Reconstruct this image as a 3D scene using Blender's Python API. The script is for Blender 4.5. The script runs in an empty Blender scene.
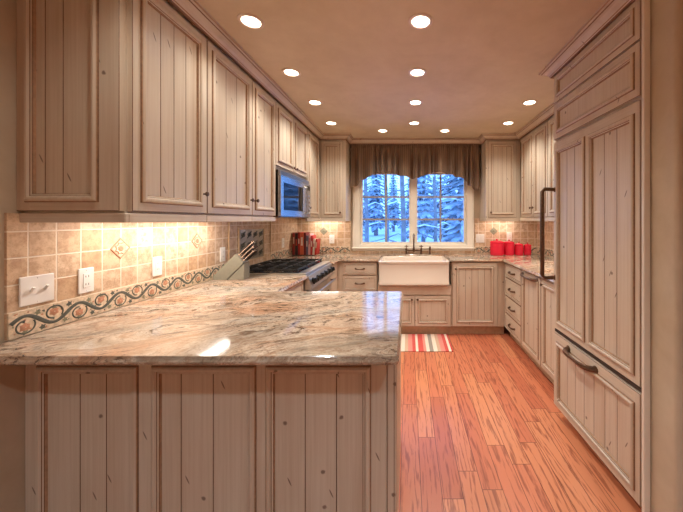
import bpy, math, random
from mathutils import Vector, Matrix
random.seed(7)
PI = math.pi
sc = bpy.context.scene
COL = sc.collection
EYE = 1.37

# ------------------------------------------------------------------ materials
def srgb(r, g, b):
    f = lambda c: (c/255/12.92) if c/255 <= .04045 else ((c/255+.055)/1.055)**2.4
    return (f(r), f(g), f(b), 1)

class NT:
    def __init__(s, name):
        s.m = bpy.data.materials.new(name); s.m.use_nodes = True
        s.t = s.m.node_tree; s.n = s.t.nodes; s.n.clear()
        s.out = s.n.new('ShaderNodeOutputMaterial')
        s.p = s.n.new('ShaderNodeBsdfPrincipled')
        s.t.links.new(s.p.outputs[0], s.out.inputs[0])
    def link(s, a, b): s.t.links.new(a, b)
    def node(s, typ, **kw):
        n = s.n.new(typ)
        for k, v in kw.items():
            if k.startswith('i_'): n.inputs[k[2:].replace('_', ' ')].default_value = v
            else: setattr(n, k, v)
        return n
    def setp(s, **kw):
        for k, v in kw.items(): s.p.inputs[k.replace('_', ' ')].default_value = v
    def pos(s):
        return s.node('ShaderNodeNewGeometry').outputs['Position']
    def math(s, op, a, b=None, c=None):
        n = s.node('ShaderNodeMath', operation=op)
        for i, v in enumerate((a, b, c)):
            if v is None: continue
            if isinstance(v, (int, float)): n.inputs[i].default_value = v
            else: s.link(v, n.inputs[i])
        return n.outputs[0]
    def sep(s, v):
        n = s.node('ShaderNodeSeparateXYZ'); s.link(v, n.inputs[0]); return n.outputs
    def comb(s, x, y, z):
        n = s.node('ShaderNodeCombineXYZ')
        for i, v in enumerate((x, y, z)):
            if isinstance(v, (int, float)): n.inputs[i].default_value = v
            else: s.link(v, n.inputs[i])
        return n.outputs[0]
    def map(s, v, scale=(1,1,1), rot=(0,0,0), loc=(0,0,0)):
        n = s.node('ShaderNodeMapping'); s.link(v, n.inputs[0])
        n.inputs['Scale'].default_value = scale; n.inputs['Rotation'].default_value = rot; n.inputs['Location'].default_value = loc
        return n.outputs[0]
    def noise(s, v, scale=5, detail=4, rough=.55, dist=0):
        n = s.node('ShaderNodeTexNoise'); s.link(v, n.inputs['Vector'])
        n.inputs['Scale'].default_value = scale; n.inputs['Detail'].default_value = detail
        n.inputs['Roughness'].default_value = rough; n.inputs['Distortion'].default_value = dist
        return n.outputs['Fac']
    def ramp(s, f, stops, interp='LINEAR'):
        n = s.node('ShaderNodeValToRGB'); s.link(f, n.inputs[0])
        cr = n.color_ramp; cr.interpolation = interp
        while len(cr.elements) < len(stops): cr.elements.new(.5)
        for e, (p, c) in zip(cr.elements, stops):
            e.position = p; e.color = c if len(c) == 4 else (*c, 1)
        return n.outputs[0]
    def mix(s, f, a, b, blend='MIX'):
        n = s.node('ShaderNodeMix', data_type='RGBA', blend_type=blend)
        for i, v in ((0, f), (6, a), (7, b)):
            if isinstance(v, (int, float)): n.inputs[i].default_value = v
            elif isinstance(v, tuple): n.inputs[i].default_value = v
            else: s.link(v, n.inputs[i])
        return n.outputs[2]
    def bump(s, h, strength=.3, dist=.002):
        n = s.node('ShaderNodeBump'); s.link(h, n.inputs['Height'])
        n.inputs['Strength'].default_value = strength; n.inputs['Distance'].default_value = dist
        s.link(n.outputs[0], s.p.inputs['Normal'])
    def base(s, c):
        if isinstance(c, tuple): s.p.inputs['Base Color'].default_value = c
        else: s.link(c, s.p.inputs['Base Color'])
BW = ((0,0,0,1), (1,1,1,1))

def mk_simple(name, col, rough=.5, metal=0, noise_amt=.0, nscale=30, **kw):
    n = NT(name); n.setp(Roughness=rough, Metallic=metal, **kw)
    v = n.noise(n.pos(), nscale, 3)
    a = tuple(c*(1-noise_amt) for c in col[:3])+(1,); b = tuple(min(1, c*(1+noise_amt)) for c in col[:3])+(1,)
    n.base(n.ramp(v, [(.3, a), (.7, b)])); return n.m

def mk_paint(name, base, horizontal=False):
    """cream paint rubbed with brown glaze: fine grain streaks, knots and tick marks"""
    n = NT(name); P = n.pos()
    s = (1.2, 1.2, 70) if horizontal else (55, 55, 1.1)
    st = n.noise(n.map(P, s), 1.6, 5, .65)
    st2 = n.noise(n.map(P, (12, 12, 12) if horizontal else (14, 14, .7)), 1.0, 3)
    big = n.noise(P, 3.5, 2)
    c = n.mix(n.ramp(st, [(.42, BW[0]), (.9, (.8, .8, .8, 1))]), base, tuple(x*k for x, k in zip(base[:3], (.74, .66, .57)))+(1,))
    c = n.mix(n.math('MULTIPLY', n.ramp(st2, [(.5, BW[0]), (.8, BW[1])]), .35), c, srgb(176, 138, 104))
    c = n.mix(n.math('MULTIPLY', n.ramp(big, [(.35, BW[0]), (.7, BW[1])]), .18), c, srgb(190, 158, 128))
    x, y, z = n.sep(P)
    u = n.math('ADD', x, y)
    wob = n.noise(P, 60, 2)
    uv = n.comb(n.math('ADD', u, n.math('MULTIPLY', wob, .012)), z, 0)
    vor = n.node('ShaderNodeTexVoronoi', voronoi_dimensions='2D', feature='F1'); n.link(uv, vor.inputs['Vector'])
    vor.inputs['Scale'].default_value = 4.2
    kn = n.ramp(vor.outputs['Distance'], [(.022, BW[1]), (.044, BW[0])])
    uv2 = n.comb(n.math('MULTIPLY', n.math('ADD', u, n.math('MULTIPLY', z, .45)), 6), n.math('MULTIPLY', z, 1.1), 0)
    v2 = n.node('ShaderNodeTexVoronoi', voronoi_dimensions='2D', feature='F1'); n.link(uv2, v2.inputs['Vector'])
    v2.inputs['Scale'].default_value = 2.1
    tk = n.ramp(v2.outputs['Distance'], [(.030, BW[1]), (.046, BW[0])])
    kn = n.math('MULTIPLY', kn, n.ramp(n.sep(vor.outputs['Color'])[0], [(.6, BW[0]), (.62, BW[1])]))
    tk = n.math('MULTIPLY', tk, n.ramp(n.sep(v2.outputs['Color'])[0], [(.74, BW[0]), (.76, BW[1])]))
    mk = n.math('MULTIPLY', n.math('MAXIMUM', kn, tk), .75)
    n.base(n.mix(mk, c, srgb(88, 58, 38)))
    n.setp(Roughness=.42); n.bump(st, .12, .001)
    return n.m

CREAM = srgb(212, 199, 180)
M = {}
M['paint'] = mk_paint('glazed_cream_paint', CREAM)
M['paint_h'] = mk_paint('glazed_cream_paint_rail', CREAM, True)
M['glaze'] = mk_simple('brown_glaze_line', srgb(132, 97, 70), .5, 0, .2, 60)
M['glaze_soft'] = mk_simple('soft_brown_glaze', srgb(172, 137, 106), .5, 0, .15, 60)
M['toe'] = mk_simple('toe_kick_brown', srgb(196, 168, 138), .6, 0, .1)
M['bronze'] = mk_simple('oil_rubbed_bronze', srgb(104, 78, 60), .35, .7, .25, 80)
M['bronze_pull'] = mk_simple('aged_bronze_pull', srgb(112, 84, 64), .38, .7, .25, 80)
M['white_plastic'] = mk_simple('white_plastic', srgb(240, 234, 226), .3)
M['dark_slot'] = mk_simple('dark_slot', srgb(60, 52, 46), .5)
M['white_trim'] = mk_simple('window_trim_white', srgb(232, 222, 206), .35, 0, .03, 8)
M['muntin'] = mk_simple('window_muntin_grey', srgb(160, 150, 136), .4)
M['sink'] = mk_simple('sink_fireclay_white', srgb(222, 205, 188), .15, 0, .01, 4)
M['steel'] = mk_simple('brushed_stainless', srgb(196, 190, 182), .28, .95, .06, 90)
M['steel_blue'] = mk_simple('microwave_steel', srgb(186, 190, 196), .16, 1.0, .04, 60)
M['black_iron'] = mk_simple('black_cast_iron', srgb(30, 27, 25), .45, .2, .2, 80)
M['black_enamel'] = mk_simple('black_enamel', srgb(20, 18, 18), .15, 0)
M['dark_glass'] = mk_simple('dark_appliance_glass', srgb(16, 17, 20), .05, 0)
M['red'] = mk_simple('red_ceramic_glaze', srgb(226, 34, 62), .18, 0, .04, 12)
M['block'] = mk_simple('knife_block_grey', srgb(140, 136, 120), .4, 0, .06, 50)
M['block_dark'] = mk_simple('knife_block_olive', srgb(112, 108, 88), .45, 0, .08, 50)
M['knife'] = mk_simple('knife_handle_black', srgb(40, 30, 28), .35)
M['blade'] = mk_simple('knife_bolster_steel', srgb(226, 214, 206), .2, .9)
M['lens'] = NT('recessed_lamp_lens').m
p = M['lens'].node_tree.nodes['Principled BSDF']
p.inputs['Emission Color'].default_value = (1, .86, .68, 1); p.inputs['Emission Strength'].default_value = 9
M['trimring'] = mk_simple('lamp_trim_ring_white', srgb(226, 208, 190), .4)
M['strip'] = NT('under_cabinet_diffuser').m
p = M['strip'].node_tree.nodes['Principled BSDF']
p.inputs['Emission Color'].default_value = (1, .9, .78, 1); p.inputs['Emission Strength'].default_value = 6

def mk_plaster(name, c1, c2):
    n = NT(name); P = n.pos()
    a = n.noise(P, 2.4, 5, .6, .6); b = n.noise(P, 14, 4, .6)
    n.base(n.ramp(n.math('ADD', n.math('MULTIPLY', a, .75), n.math('MULTIPLY', b, .25)), [(.35, c1), (.65, c2)]))
    n.setp(Roughness=.7); n.bump(b, .15, .003); return n.m
M['plaster'] = mk_plaster('tan_plaster', srgb(188, 170, 144), srgb(204, 188, 164))
M['ceiling'] = mk_plaster('tan_ceiling_plaster', srgb(206, 188, 158), srgb(220, 204, 176))
M['plaster_light'] = mk_plaster('pale_plaster', srgb(206, 190, 168), srgb(220, 206, 186))

def mk_floor():
    n = NT('oak_plank_floor'); P = n.pos(); x, y, z = n.sep(P)
    rowi = n.math('FLOOR', n.math('DIVIDE', n.math('ADD', x, 5.03), .104)); wn = n.node('ShaderNodeTexWhiteNoise', noise_dimensions='1D'); n.link(rowi, wn.inputs['W'])
    v = n.comb(n.math('ADD', n.math('ADD', y, 7.13), n.math('MULTIPLY', wn.outputs['Value'], 3.0)), n.math('ADD', x, 5.03), 0)
    def brick(c1, c2, mort, msize):
        b = n.node('ShaderNodeTexBrick', offset=0, squash=1.0)
        n.link(v, b.inputs['Vector'])
        b.inputs['Color1'].default_value = c1; b.inputs['Color2'].default_value = c2; b.inputs['Mortar'].default_value = mort
        b.inputs['Scale'].default_value = 1; b.inputs['Mortar Size'].default_value = msize; b.inputs['Mortar Smooth'].default_value = .3
        b.inputs['Brick Width'].default_value = .85; b.inputs['Row Height'].default_value = .104
        b.inputs['Bias'].default_value = 0
        return b
    b = brick(BW[0], BW[1], (.5, .5, .5, 1), .0)
    rnd = n.sep(b.outputs['Color'])[0]
    b2 = brick(BW[0], BW[1], BW[0], .0017)
    row = n.math('FLOOR', n.math('DIVIDE', n.math('ADD', x, 5.03), .104))
    off = n.math('ADD', n.math('MULTIPLY', rnd, 17.0), n.math('MULTIPLY', row, 3.71))
    gv = n.comb(n.math('ADD', n.math('MULTIPLY', x, 1.0), off), n.math('ADD', n.math('MULTIPLY', y, .1), off), off)
    warp = n.noise(n.map(gv, (6, 6, 1)), 2.0, 3, .5)
    w = n.node('ShaderNodeTexWave', wave_type='BANDS', bands_direction='X')
    gv2 = n.comb(n.math('ADD', n.math('ADD', x, n.math('MULTIPLY', warp, .22)), off), n.math('MULTIPLY', y, .05), 0)
    n.link(gv2, w.inputs['Vector']); w.inputs['Scale'].default_value = 9; w.inputs['Distortion'].default_value = 5.0
    w.inputs['Detail'].default_value = 2; w.inputs['Detail Scale'].default_value = 1.4
    fine = n.noise(n.map(gv, (110, 90, 1)), 1, 3, .6)
    dash = n.noise(n.map(gv, (48, 55, 1), loc=(3, 2, 0)), 1, 4, .7, .6)
    grain = n.math('ADD', n.math('ADD', n.math('MULTIPLY', w.outputs['Fac'], .22), n.math('MULTIPLY', fine, .35)), n.math('MULTIPLY', dash, .5))
    base = n.ramp(rnd, [(0, srgb(192, 108, 78)), (.35, srgb(206, 124, 90)), (.7, srgb(214, 140, 100)), (1, srgb(188, 106, 76))])
    c = n.mix(n.ramp(grain, [(.38, (.72, .72, .72, 1)), (.50, BW[0])]), base, srgb(134, 66, 46))
    c = n.mix(n.math('MULTIPLY', b2.outputs['Fac'], .9), c, srgb(78, 36, 24))
    n.base(c); n.setp(Roughness=.3)
    n.bump(n.math('SUBTRACT', grain, b2.outputs['Fac']), .15, .001); return n.m
M['floor'] = mk_floor()

def mk_granite():
    n = NT('beige_pink_granite'); P = n.pos()
    Q = n.map(P, (1, 1, 1), (0, 0, math.radians(-24)))
    wv = n.node('ShaderNodeTexNoise'); n.link(n.map(Q, (1.2, 2.2, 2)), wv.inputs['Vector']); wv.inputs['Scale'].default_value = 1.6; wv.inputs['Detail'].default_value = 3
    W = n.node('ShaderNodeVectorMath', operation='MULTIPLY_ADD')
    n.link(wv.outputs['Color'], W.inputs[0]); W.inputs[1].default_value = (.5, .5, .0); n.link(Q, W.inputs[2])
    W = W.outputs[0]
    flow = n.noise(n.map(W, (1.1, 4.6, 4)), 2.0, 6, .62)
    flow2 = n.noise(n.map(W, (2.2, 8.5, 4), loc=(3, 1, 0)), 2.4, 6, .68)
    patch = n.noise(n.map(W, (.9, 2.3, 2), loc=(8.3, 2.1, 0)), 1.7, 4, .55)
    spk = n.noise(P, 95, 3, .7)
    spk2 = n.noise(n.map(W, (14, 40, 14)), 1.6, 5, .75)
    c = n.ramp(flow, [(.28, srgb(150, 138, 122)), (.42, srgb(186, 168, 148)), (.52, srgb(228, 208, 186)), (.58, srgb(190, 158, 130)), (.7, srgb(216, 192, 170))])
    c = n.mix(n.math('MULTIPLY', n.ramp(patch, [(.52, BW[0]), (.64, BW[1])]), .62), c, n.ramp(flow2, [(.35, srgb(196, 136, 98)), (.55, srgb(212, 162, 126)), (.7, srgb(226, 196, 168))]))
    c = n.mix(n.math('MULTIPLY', n.ramp(patch, [(.36, BW[1]), (.45, BW[0])]), .6), c, srgb(178, 176, 166))
    vein = n.ramp(flow2, [(.462, BW[0]), (.492, BW[1]), (.522, BW[0])])
    c = n.mix(n.math('MULTIPLY', vein, .6), c, srgb(158, 118, 90))
    c = n.mix(n.math('MULTIPLY', n.ramp(spk, [(.50, BW[0]), (.66, BW[1])]), .5), c, srgb(140, 116, 96))
    clus = n.ramp(n.noise(n.map(P, (1.0, 2.6, 1), loc=(.35, .7, 0)), 1.7, 3), [(.38, BW[0]), (.52, BW[1])])
    dk = n.math('MULTIPLY', n.ramp(spk2, [(.52, BW[0]), (.58, BW[1])]), clus)
    c = n.mix(n.math('MULTIPLY', dk, .85), c, srgb(84, 60, 46))
    c = n.mix(1.0, c, (.84, .82, .80, 1), 'MULTIPLY')
    n.base(c); n.setp(Roughness=.085)
    return n.m
M['granite'] = mk_granite()
M['granite_edge'] = mk_simple('granite_edge_brown', srgb(150, 122, 98), .2, 0, .45, 110)

def mk_tile(name, axis, o, w=.0965, h=.103, z0=1.02, grid=True):
    n = NT(name); P = n.pos(); S = n.sep(P); u = S[axis]; z = S[2]
    nz = n.noise(P, 40, 3)
    uu = n.math('ADD', n.math('SUBTRACT', u, o), n.math('MULTIPLY', nz, .003)); zz = n.math('ADD', n.math('SUBTRACT', z, z0), n.math('MULTIPLY', nz, .003))
    v = n.comb(uu, zz, 0)
    b = n.node('ShaderNodeTexBrick', offset=0, squash=1.0); n.link(v, b.inputs['Vector'])
    b.inputs['Color1'].default_value = BW[0]; b.inputs['Color2'].default_value = BW[1]; b.inputs['Mortar'].default_value = BW[0]
    b.inputs['Scale'].default_value = 1; b.inputs['Mortar Size'].default_value = .0034; b.inputs['Mortar Smooth'].default_value = .4
    b.inputs['Brick Width'].default_value = w; b.inputs['Row Height'].default_value = h
    cu = n.math('FLOOR', n.math('DIVIDE', uu, w)); cz = n.math('FLOOR', n.math('DIVIDE', zz, h))
    wn = n.node('ShaderNodeTexWhiteNoise', noise_dimensions='2D'); n.link(n.comb(cu, cz, 0), wn.inputs['Vector'])
    mot = n.noise(P, 26, 6, .68); pit = n.noise(P, 120, 4, .7)
    c = n.ramp(wn.outputs['Value'], [(0, srgb(214, 180, 146)), (.4, srgb(224, 196, 164)), (.7, srgb(206, 170, 132)), (1, srgb(230, 206, 178))])
    c = n.mix(n.math('MULTIPLY', n.ramp(mot, [(.42, BW[0]), (.62, BW[1])]), .65), c, srgb(172, 130, 96))
    c = n.mix(n.math('MULTIPLY', n.ramp(pit, [(.58, BW[0]), (.7, BW[1])]), .6), c, srgb(150, 112, 84))
    c = n.mix(b.outputs['Fac'], c, srgb(234, 218, 196))
    n.base(c); n.setp(Roughness=.5)
    n.bump(n.math('SUBTRACT', n.math('MULTIPLY', pit, .3), b.outputs['Fac']), .5, .003); return n.m
M['tile_y'] = mk_tile('travertine_tile_side', 1, 1.195 - .0965*20)
M['tile_x'] = mk_tile('travertine_tile_back', 0, -1.16 - .0965*20 + .0)
M['stone_cream'] = mk_simple('border_stone_cream', srgb(214, 190, 160), .5, 0, .25, 70)
M['vine'] = mk_simple('border_vine_slate', srgb(84, 84, 74), .5, 0, .25, 80)
M['leaf'] = mk_simple('border_leaf_olive', srgb(128, 124, 98), .5, 0, .2, 80)
M['rosette'] = mk_simple('border_rosette_rust', srgb(190, 132, 100), .5, 0, .2, 80)
M['slate_insert'] = mk_simple('slate_insert', srgb(146, 136, 116), .35, .3, .15, 60)
M['pencil'] = mk_simple('pencil_liner_stone', srgb(208, 176, 140), .5, 0, .15, 40)

def mk_valance():
    n = NT('brown_striped_linen'); u = n.node('ShaderNodeUVMap').outputs[0]
    x, y, z = n.sep(u)
    a = n.math('FRACT', n.math('MULTIPLY', x, 62)); st = n.ramp(a, [(.0, BW[0]), (.12, BW[1]), (.5, BW[1]), (.62, BW[0])])
    w = n.noise(n.map(n.pos(), (260, 260, 30)), 1, 2)
    c = n.mix(st, srgb(122, 98, 78), srgb(144, 118, 95))
    c = n.mix(n.math('MULTIPLY', w, .35), c, srgb(116, 92, 72))
    n.base(c); n.setp(Roughness=.85, Sheen_Weight=.2); n.bump(w, .2, .001); return n.m
M['valance'] = mk_valance()
def mk_rug():
    n = NT('striped_cotton_rug'); P = n.pos(); x, y, z = n.sep(P)
    f = n.math('FRACT', n.math('DIVIDE', n.math('ADD', x, .58), .345))
    red, pink, wh, gr, tan = srgb(214, 70, 66), srgb(226, 140, 128), srgb(238, 224, 206), srgb(150, 146, 136), srgb(206, 176, 148)
    c = n.ramp(f, [(0, red), (.16, pink), (.24, wh), (.34, gr), (.46, wh), (.58, tan), (.68, pink), (.82, red), (.92, wh)], 'CONSTANT')
    rib = n.noise(n.map(P, (30, 300, 1)), 1, 2)
    n.base(n.mix(n.math('MULTIPLY', rib, .3), c, srgb(190, 150, 130))); n.setp(Roughness=.95); n.bump(rib, .5, .002); return n.m
M['rug'] = mk_rug()
def mk_glass():
    m = bpy.data.materials.new('window_pane_glass'); m.use_nodes = True; t = m.node_tree; t.nodes.clear()
    o = t.nodes.new('ShaderNodeOutputMaterial'); mx = t.nodes.new('ShaderNodeMixShader'); tr = t.nodes.new('ShaderNodeBsdfTransparent')
    gl = t.nodes.new('ShaderNodeBsdfGlossy'); gl.inputs['Roughness'].default_value = .01; fr = t.nodes.new('ShaderNodeFresnel'); fr.inputs[0].default_value = 1.45
    tr.inputs[0].default_value = (.96, .98, 1, 1)
    t.links.new(fr.outputs[0], mx.inputs[0]); t.links.new(tr.outputs[0], mx.inputs[1]); t.links.new(gl.outputs[0], mx.inputs[2]); t.links.new(mx.outputs[0], o.inputs[0])
    return m
M['glass'] = mk_glass()
def mk_snow_tree():
    n = NT('snowy_needles'); g = n.node('ShaderNodeNewGeometry')
    nz = n.sep(g.outputs['Normal'])[2]
    v = n.noise(n.pos(), 1.6, 4, .6)
    f = n.math('ADD', n.math('ABSOLUTE', nz), n.math('MULTIPLY', n.math('SUBTRACT', v, .5), 2.2))
    n.base(n.ramp(f, [(.3, srgb(50, 66, 76)), (.95, srgb(216, 226, 236))])); n.setp(Roughness=.9); return n.m
M['needles'] = mk_snow_tree()
M['bark'] = mk_simple('frosted_bark', srgb(128, 124, 128), .9, 0, .35, 6)
M['snow'] = mk_simple('snow_cover', srgb(246, 249, 255), .8, 0, .03, .6)

# ------------------------------------------------------------------ mesh builder
class B:
    def __init__(s): s.v = []; s.f = []; s.m = []; s.mats = []; s.sm = []
    def mi(s, m):
        if m not in s.mats: s.mats.append(m)
        return s.mats.index(m)
    def face(s, idx, mat, smooth=False): s.f.append(idx); s.m.append(s.mi(mat)); s.sm.append(smooth)
    def quad(s, pts, mat, smooth=False):
        i = len(s.v); s.v += [tuple(p) for p in pts]; s.face(list(range(i, i+len(pts))), mat, smooth)
    def box(s, x0, x1, y0, y1, z0, z1, mat, bev=0):
        if x0 > x1: x0, x1 = x1, x0
        if y0 > y1: y0, y1 = y1, y0
        if z0 > z1: z0, z1 = z1, z0
        if bev:
            b = min(bev, (x1-x0)/2.01, (y1-y0)/2.01, (z1-z0)/2.01)
            rings = []
            for (z, d) in ((z0, b), (z0+b, 0), (z1-b, 0), (z1, b)):
                a0, a1, c0, c1 = x0+d, x1-d, y0+d, y1-d
                e = b*.999 if d == 0 else b*.5
                rings.append([(a0+e, c0, z), (a1-e, c0, z), (a1, c0+e, z), (a1, c1-e, z), (a1-e, c1, z), (a0+e, c1, z), (a0, c1-e, z), (a0, c0+e, z)])
            i = len(s.v)
            for r in rings: s.v += r
            for k in range(3):
                for j in range(8):
                    j2 = (j+1) % 8; s.face([i+k*8+j, i+k*8+j2, i+k*8+8+j2, i+k*8+8+j], mat)
            s.face([i+j for j in range(7, -1, -1)], mat); s.face([i+24+j for j in range(8)], mat)
            return s
        i = len(s.v)
        s.v += [(x0,y0,z0),(x1,y0,z0),(x1,y1,z0),(x0,y1,z0),(x0,y0,z1),(x1,y0,z1),(x1,y1,z1),(x0,y1,z1)]
        for q in ((0,3,2,1),(4,5,6,7),(0,1,5,4),(1,2,6,5),(2,3,7,6),(3,0,4,7)): s.face([i+k for k in q], mat)
        return s
    def rings(s, rs, mats, closed=True, cap0=None, cap1=None, smooth=False):
        i = len(s.v); n = len(rs[0])
        for r in rs: s.v += [tuple(p) for p in r]
        for k in range(len(rs)-1):
            mt = mats[k] if isinstance(mats, list) else mats
            for j in range(n if closed else n-1):
                j2 = (j+1) % n
                s.face([i+k*n+j, i+k*n+j2, i+(k+1)*n+j2, i+(k+1)*n+j], mt, smooth)
        if cap0: s.face([i+j for j in range(n-1, -1, -1)], cap0)
        if cap1: s.face([i+(len(rs)-1)*n+j for j in range(n)], cap1)
        return s
    def tube(s, pts, r, mat, n=8, caps=True):
        pts = [Vector(p) for p in pts]; rs = []
        if not isinstance(r, (list, tuple)): r = [r]*len(pts)
        up = None
        for k, p in enumerate(pts):
            a = pts[max(0, k-1)]; b = pts[min(len(pts)-1, k+1)]; d = (b-a).normalized()
            if up is None: up = Vector((0, 0, 1)) if abs(d.z) < .9 else Vector((1, 0, 0))
            x = d.cross(up).normalized(); y = x.cross(d).normalized(); up = y
            rs.append([p + (x*math.cos(2*PI*j/n) + y*math.sin(2*PI*j/n))*r[k] for j in range(n)])
        c = mat if caps else None
        s.rings(rs, mat, True, c, c, True); return s
    def lathe(s, prof, cx, cy, cz, mat, n=24, axis='z', cap=True):
        rs = []
        for (r, h) in prof:
            ring = []
            for j in range(n):
                a = 2*PI*j/n; u, w = r*math.cos(a), r*math.sin(a)
                ring.append({'z': (cx+u, cy+w, cz+h), 'y': (cx+u, cy-h, cz+w), 'x': (cx+h, cy+u, cz+w)}[axis])
            rs.append(ring)
        c = mat[0] if isinstance(mat, list) else mat
        c1 = mat[-1] if isinstance(mat, list) else mat
        s.rings(rs, mat, True, c if cap else None, c1 if cap else None, True); return s
    def prism(s, poly, z0, z1, mat, ax='z'):
        f = {'z': lambda a, b, c: (a, b, c), 'y': lambda a, b, c: (a, c, b), 'x': lambda a, b, c: (c, a, b)}[ax]
        s.rings([[f(a, b, z0) for a, b in poly], [f(a, b, z1) for a, b in poly]], mat, True, mat, mat); return s
    def build(s, name, parent=None, loc=None, rotz=0, sharp=True):
        me = bpy.data.meshes.new(name); me.from_pydata(s.v, [], s.f)
        for m in s.mats: me.materials.append(M[m])
        me.polygons.foreach_set('material_index', s.m); me.polygons.foreach_set('use_smooth', s.sm)
        me.update()
        import bmesh
        bm = bmesh.new(); bm.from_mesh(me); bmesh.ops.recalc_face_normals(bm, faces=bm.faces)
        if sharp:
            for e in bm.edges:
                if len(e.link_faces) == 2 and e.calc_face_angle(0) > math.radians(38): e.smooth = False
        bm.to_mesh(me); bm.free()
        o = bpy.data.objects.new(name, me); COL.objects.link(o)
        if parent: o.parent = parent
        if loc: o.location = loc
        o.rotation_euler.z = rotz
        return o

def tag(o, label, cat, group=None, kind=None):
    if label: o['label'] = label
    if cat: o['category'] = cat
    if group: o['group'] = group
    if kind: o['kind'] = kind
    return o
def thing(name, label, cat, loc=(0,0,0), rotz=0, group=None):
    o = bpy.data.objects.new(name, None); COL.objects.link(o); o.location = loc; o.rotation_euler.z = rotz
    o.empty_display_size = .1
    return tag(o, label, cat, group)
def struct(o): o['kind'] = 'structure'; return o

# ------------------------------------------------------------------ cabinetry (local frame: x along the front, y into the body, z up)
FR = -.021
MOLD = [(-.017, 0.0), (-.015, -.005), (-.012, -.0075), (-.006, -.0125), (.002, -.012), (.0065, -.006), (.0085, -.004), (.014, -.003), (.0158, -.001), (.018, .0075)]
def opening(b, x0, x1, z0, z1, y=FR, sc_=1.0):
    rs = []
    for d, h in MOLD:
        d *= sc_
        rs.append([(x0+d, y+h*sc_, z0+d), (x1-d, y+h*sc_, z0+d), (x1-d, y+h*sc_, z1-d), (x0+d, y+h*sc_, z1-d)])
    b.rings(rs, ['glaze', 'glaze_soft', 'paint', 'paint', 'paint', 'glaze', 'paint', 'glaze', 'glaze_soft'])
def beadboard(b, x0, x1, z0, z1, n, y, edges=None, g=.0018):
    w = (x1-x0)/n; xs = edges or [x0+w*k for k in range(1, n)]
    cur = x0
    for e in xs:
        b.quad([(cur, y, z0), (e-g, y, z0), (e-g, y, z1), (cur, y, z1)], 'paint')
        b.quad([(e-g, y, z0), (e, y+.004, z0), (e, y+.004, z1), (e-g, y, z1)], 'glaze')
        b.quad([(e, y+.004, z0), (e+g, y, z0), (e+g, y, z1), (e, y+.004, z1)], 'glaze')
        cur = e+g
    b.quad([(cur, y, z0), (x1, y, z0), (x1, y, z1), (cur, y, z1)], 'paint')
def framed(parent, name, X0, X1, Z0, Z1, ops, y0=0, label=None, loc=None, rotz=0, edge_glaze=True, panel='panel'):
    """door front: stiles and rails around openings ops=[(x0,x1,z0,z1,nboards)], mouldings, beadboard panels as sub-parts"""
    b = B(); f = y0+FR
    G = 'paint'
    b.quad([(X0, y0, Z0), (X0, f+.002, Z0), (X0, f+.002, Z1), (X0, y0, Z1)], G)
    b.quad([(X1, y0, Z0), (X1, f+.002, Z0), (X1, f+.002, Z1), (X1, y0, Z1)], G)
    b.quad([(X0, y0, Z0), (X1, y0, Z0), (X1, f+.002, Z0), (X0, f+.002, Z0)], G)
    b.quad([(X0, y0, Z1), (X1, y0, Z1), (X1, f+.002, Z1), (X0, f+.002, Z1)], G)
    b.quad([(X0, y0, Z0), (X1, y0, Z0), (X1, y0, Z1), (X0, y0, Z1)], 'paint')
    e = .002
    b.rings([[(X0, f+.002, Z0), (X1, f+.002, Z0), (X1, f+.002, Z1), (X0, f+.002, Z1)], [(X0+e, f, Z0+e), (X1-e, f, Z0+e), (X1-e, f, Z1-e), (X0+e, f, Z1-e)]], 'glaze' if edge_glaze else 'paint')
    xa, xb, za, zb = X0+e, X1-e, Z0+e, Z1-e
    xs = sorted({xa, xb} | {o[0] for o in ops} | {o[1] for o in ops}); zs = sorted({za, zb} | {o[2] for o in ops} | {o[3] for o in ops})
    for i in range(len(xs)-1):
        run = None
        for j in range(len(zs)-1):
            cx, cz = (xs[i]+xs[i+1])/2, (zs[j]+zs[j+1])/2
            if any(o[0] < cx < o[1] and o[2] < cz < o[3] for o in ops): continue
            stile = not any(o[0] < cx < o[1] for o in ops)
            b.quad([(xs[i], f, zs[j]), (xs[i+1], f, zs[j]), (xs[i+1], f, zs[j+1]), (xs[i], f, zs[j+1])], 'paint' if stile else 'paint_h')
    for o in ops: opening(b, o[0], o[1], o[2], o[3], f, o[5] if len(o) > 5 else 1.0)
    d = b.build(name, parent, loc, rotz)
    if label: d['label'] = label
    for o in ops:
        k = (o[5] if len(o) > 5 else 1.0)*.0165
        p = B(); beadboard(p, o[0]+k, o[1]-k, o[2]+k, o[3]-k, o[4] if isinstance(o[4], int) else 1, f+.007, None if isinstance(o[4], int) else o[4])
        p.build(panel, d)
    return d
def slab_front(parent, name, X0, X1, Z0, Z1):
    """small drawer front: flat field with a raised rim"""
    b = B(); f = FR
    rs = []
    for d, y in ((0, 0), (0, f+.003), (.003, f), (.016, f), (.018, f+.002), (.022, f-.002), (.028, f+.001), (.031, f+.004)):
        rs.append([(X0+d, y, Z0+d), (X1-d, y, Z0+d), (X1-d, y, Z1-d), (X0+d, y, Z1-d)])
    b.rings(rs, ['glaze', 'glaze_soft', 'paint_h', 'glaze', 'paint', 'paint', 'glaze'], True, 'paint', 'paint_h')
    return b.build(name, parent)
def knob(parent, x, z, y=FR, T=False):
    b = B()
    b.lathe([(.0075, 0), (.0075, .002), (.0045, .004), (.0042, .014), (.008, .017), (.0125, .021), (.0135, .025), (.010, .029), (.0, .0305)], x, y, z, 'bronze', 14, 'y')
    return b.build('knob', parent)
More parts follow.
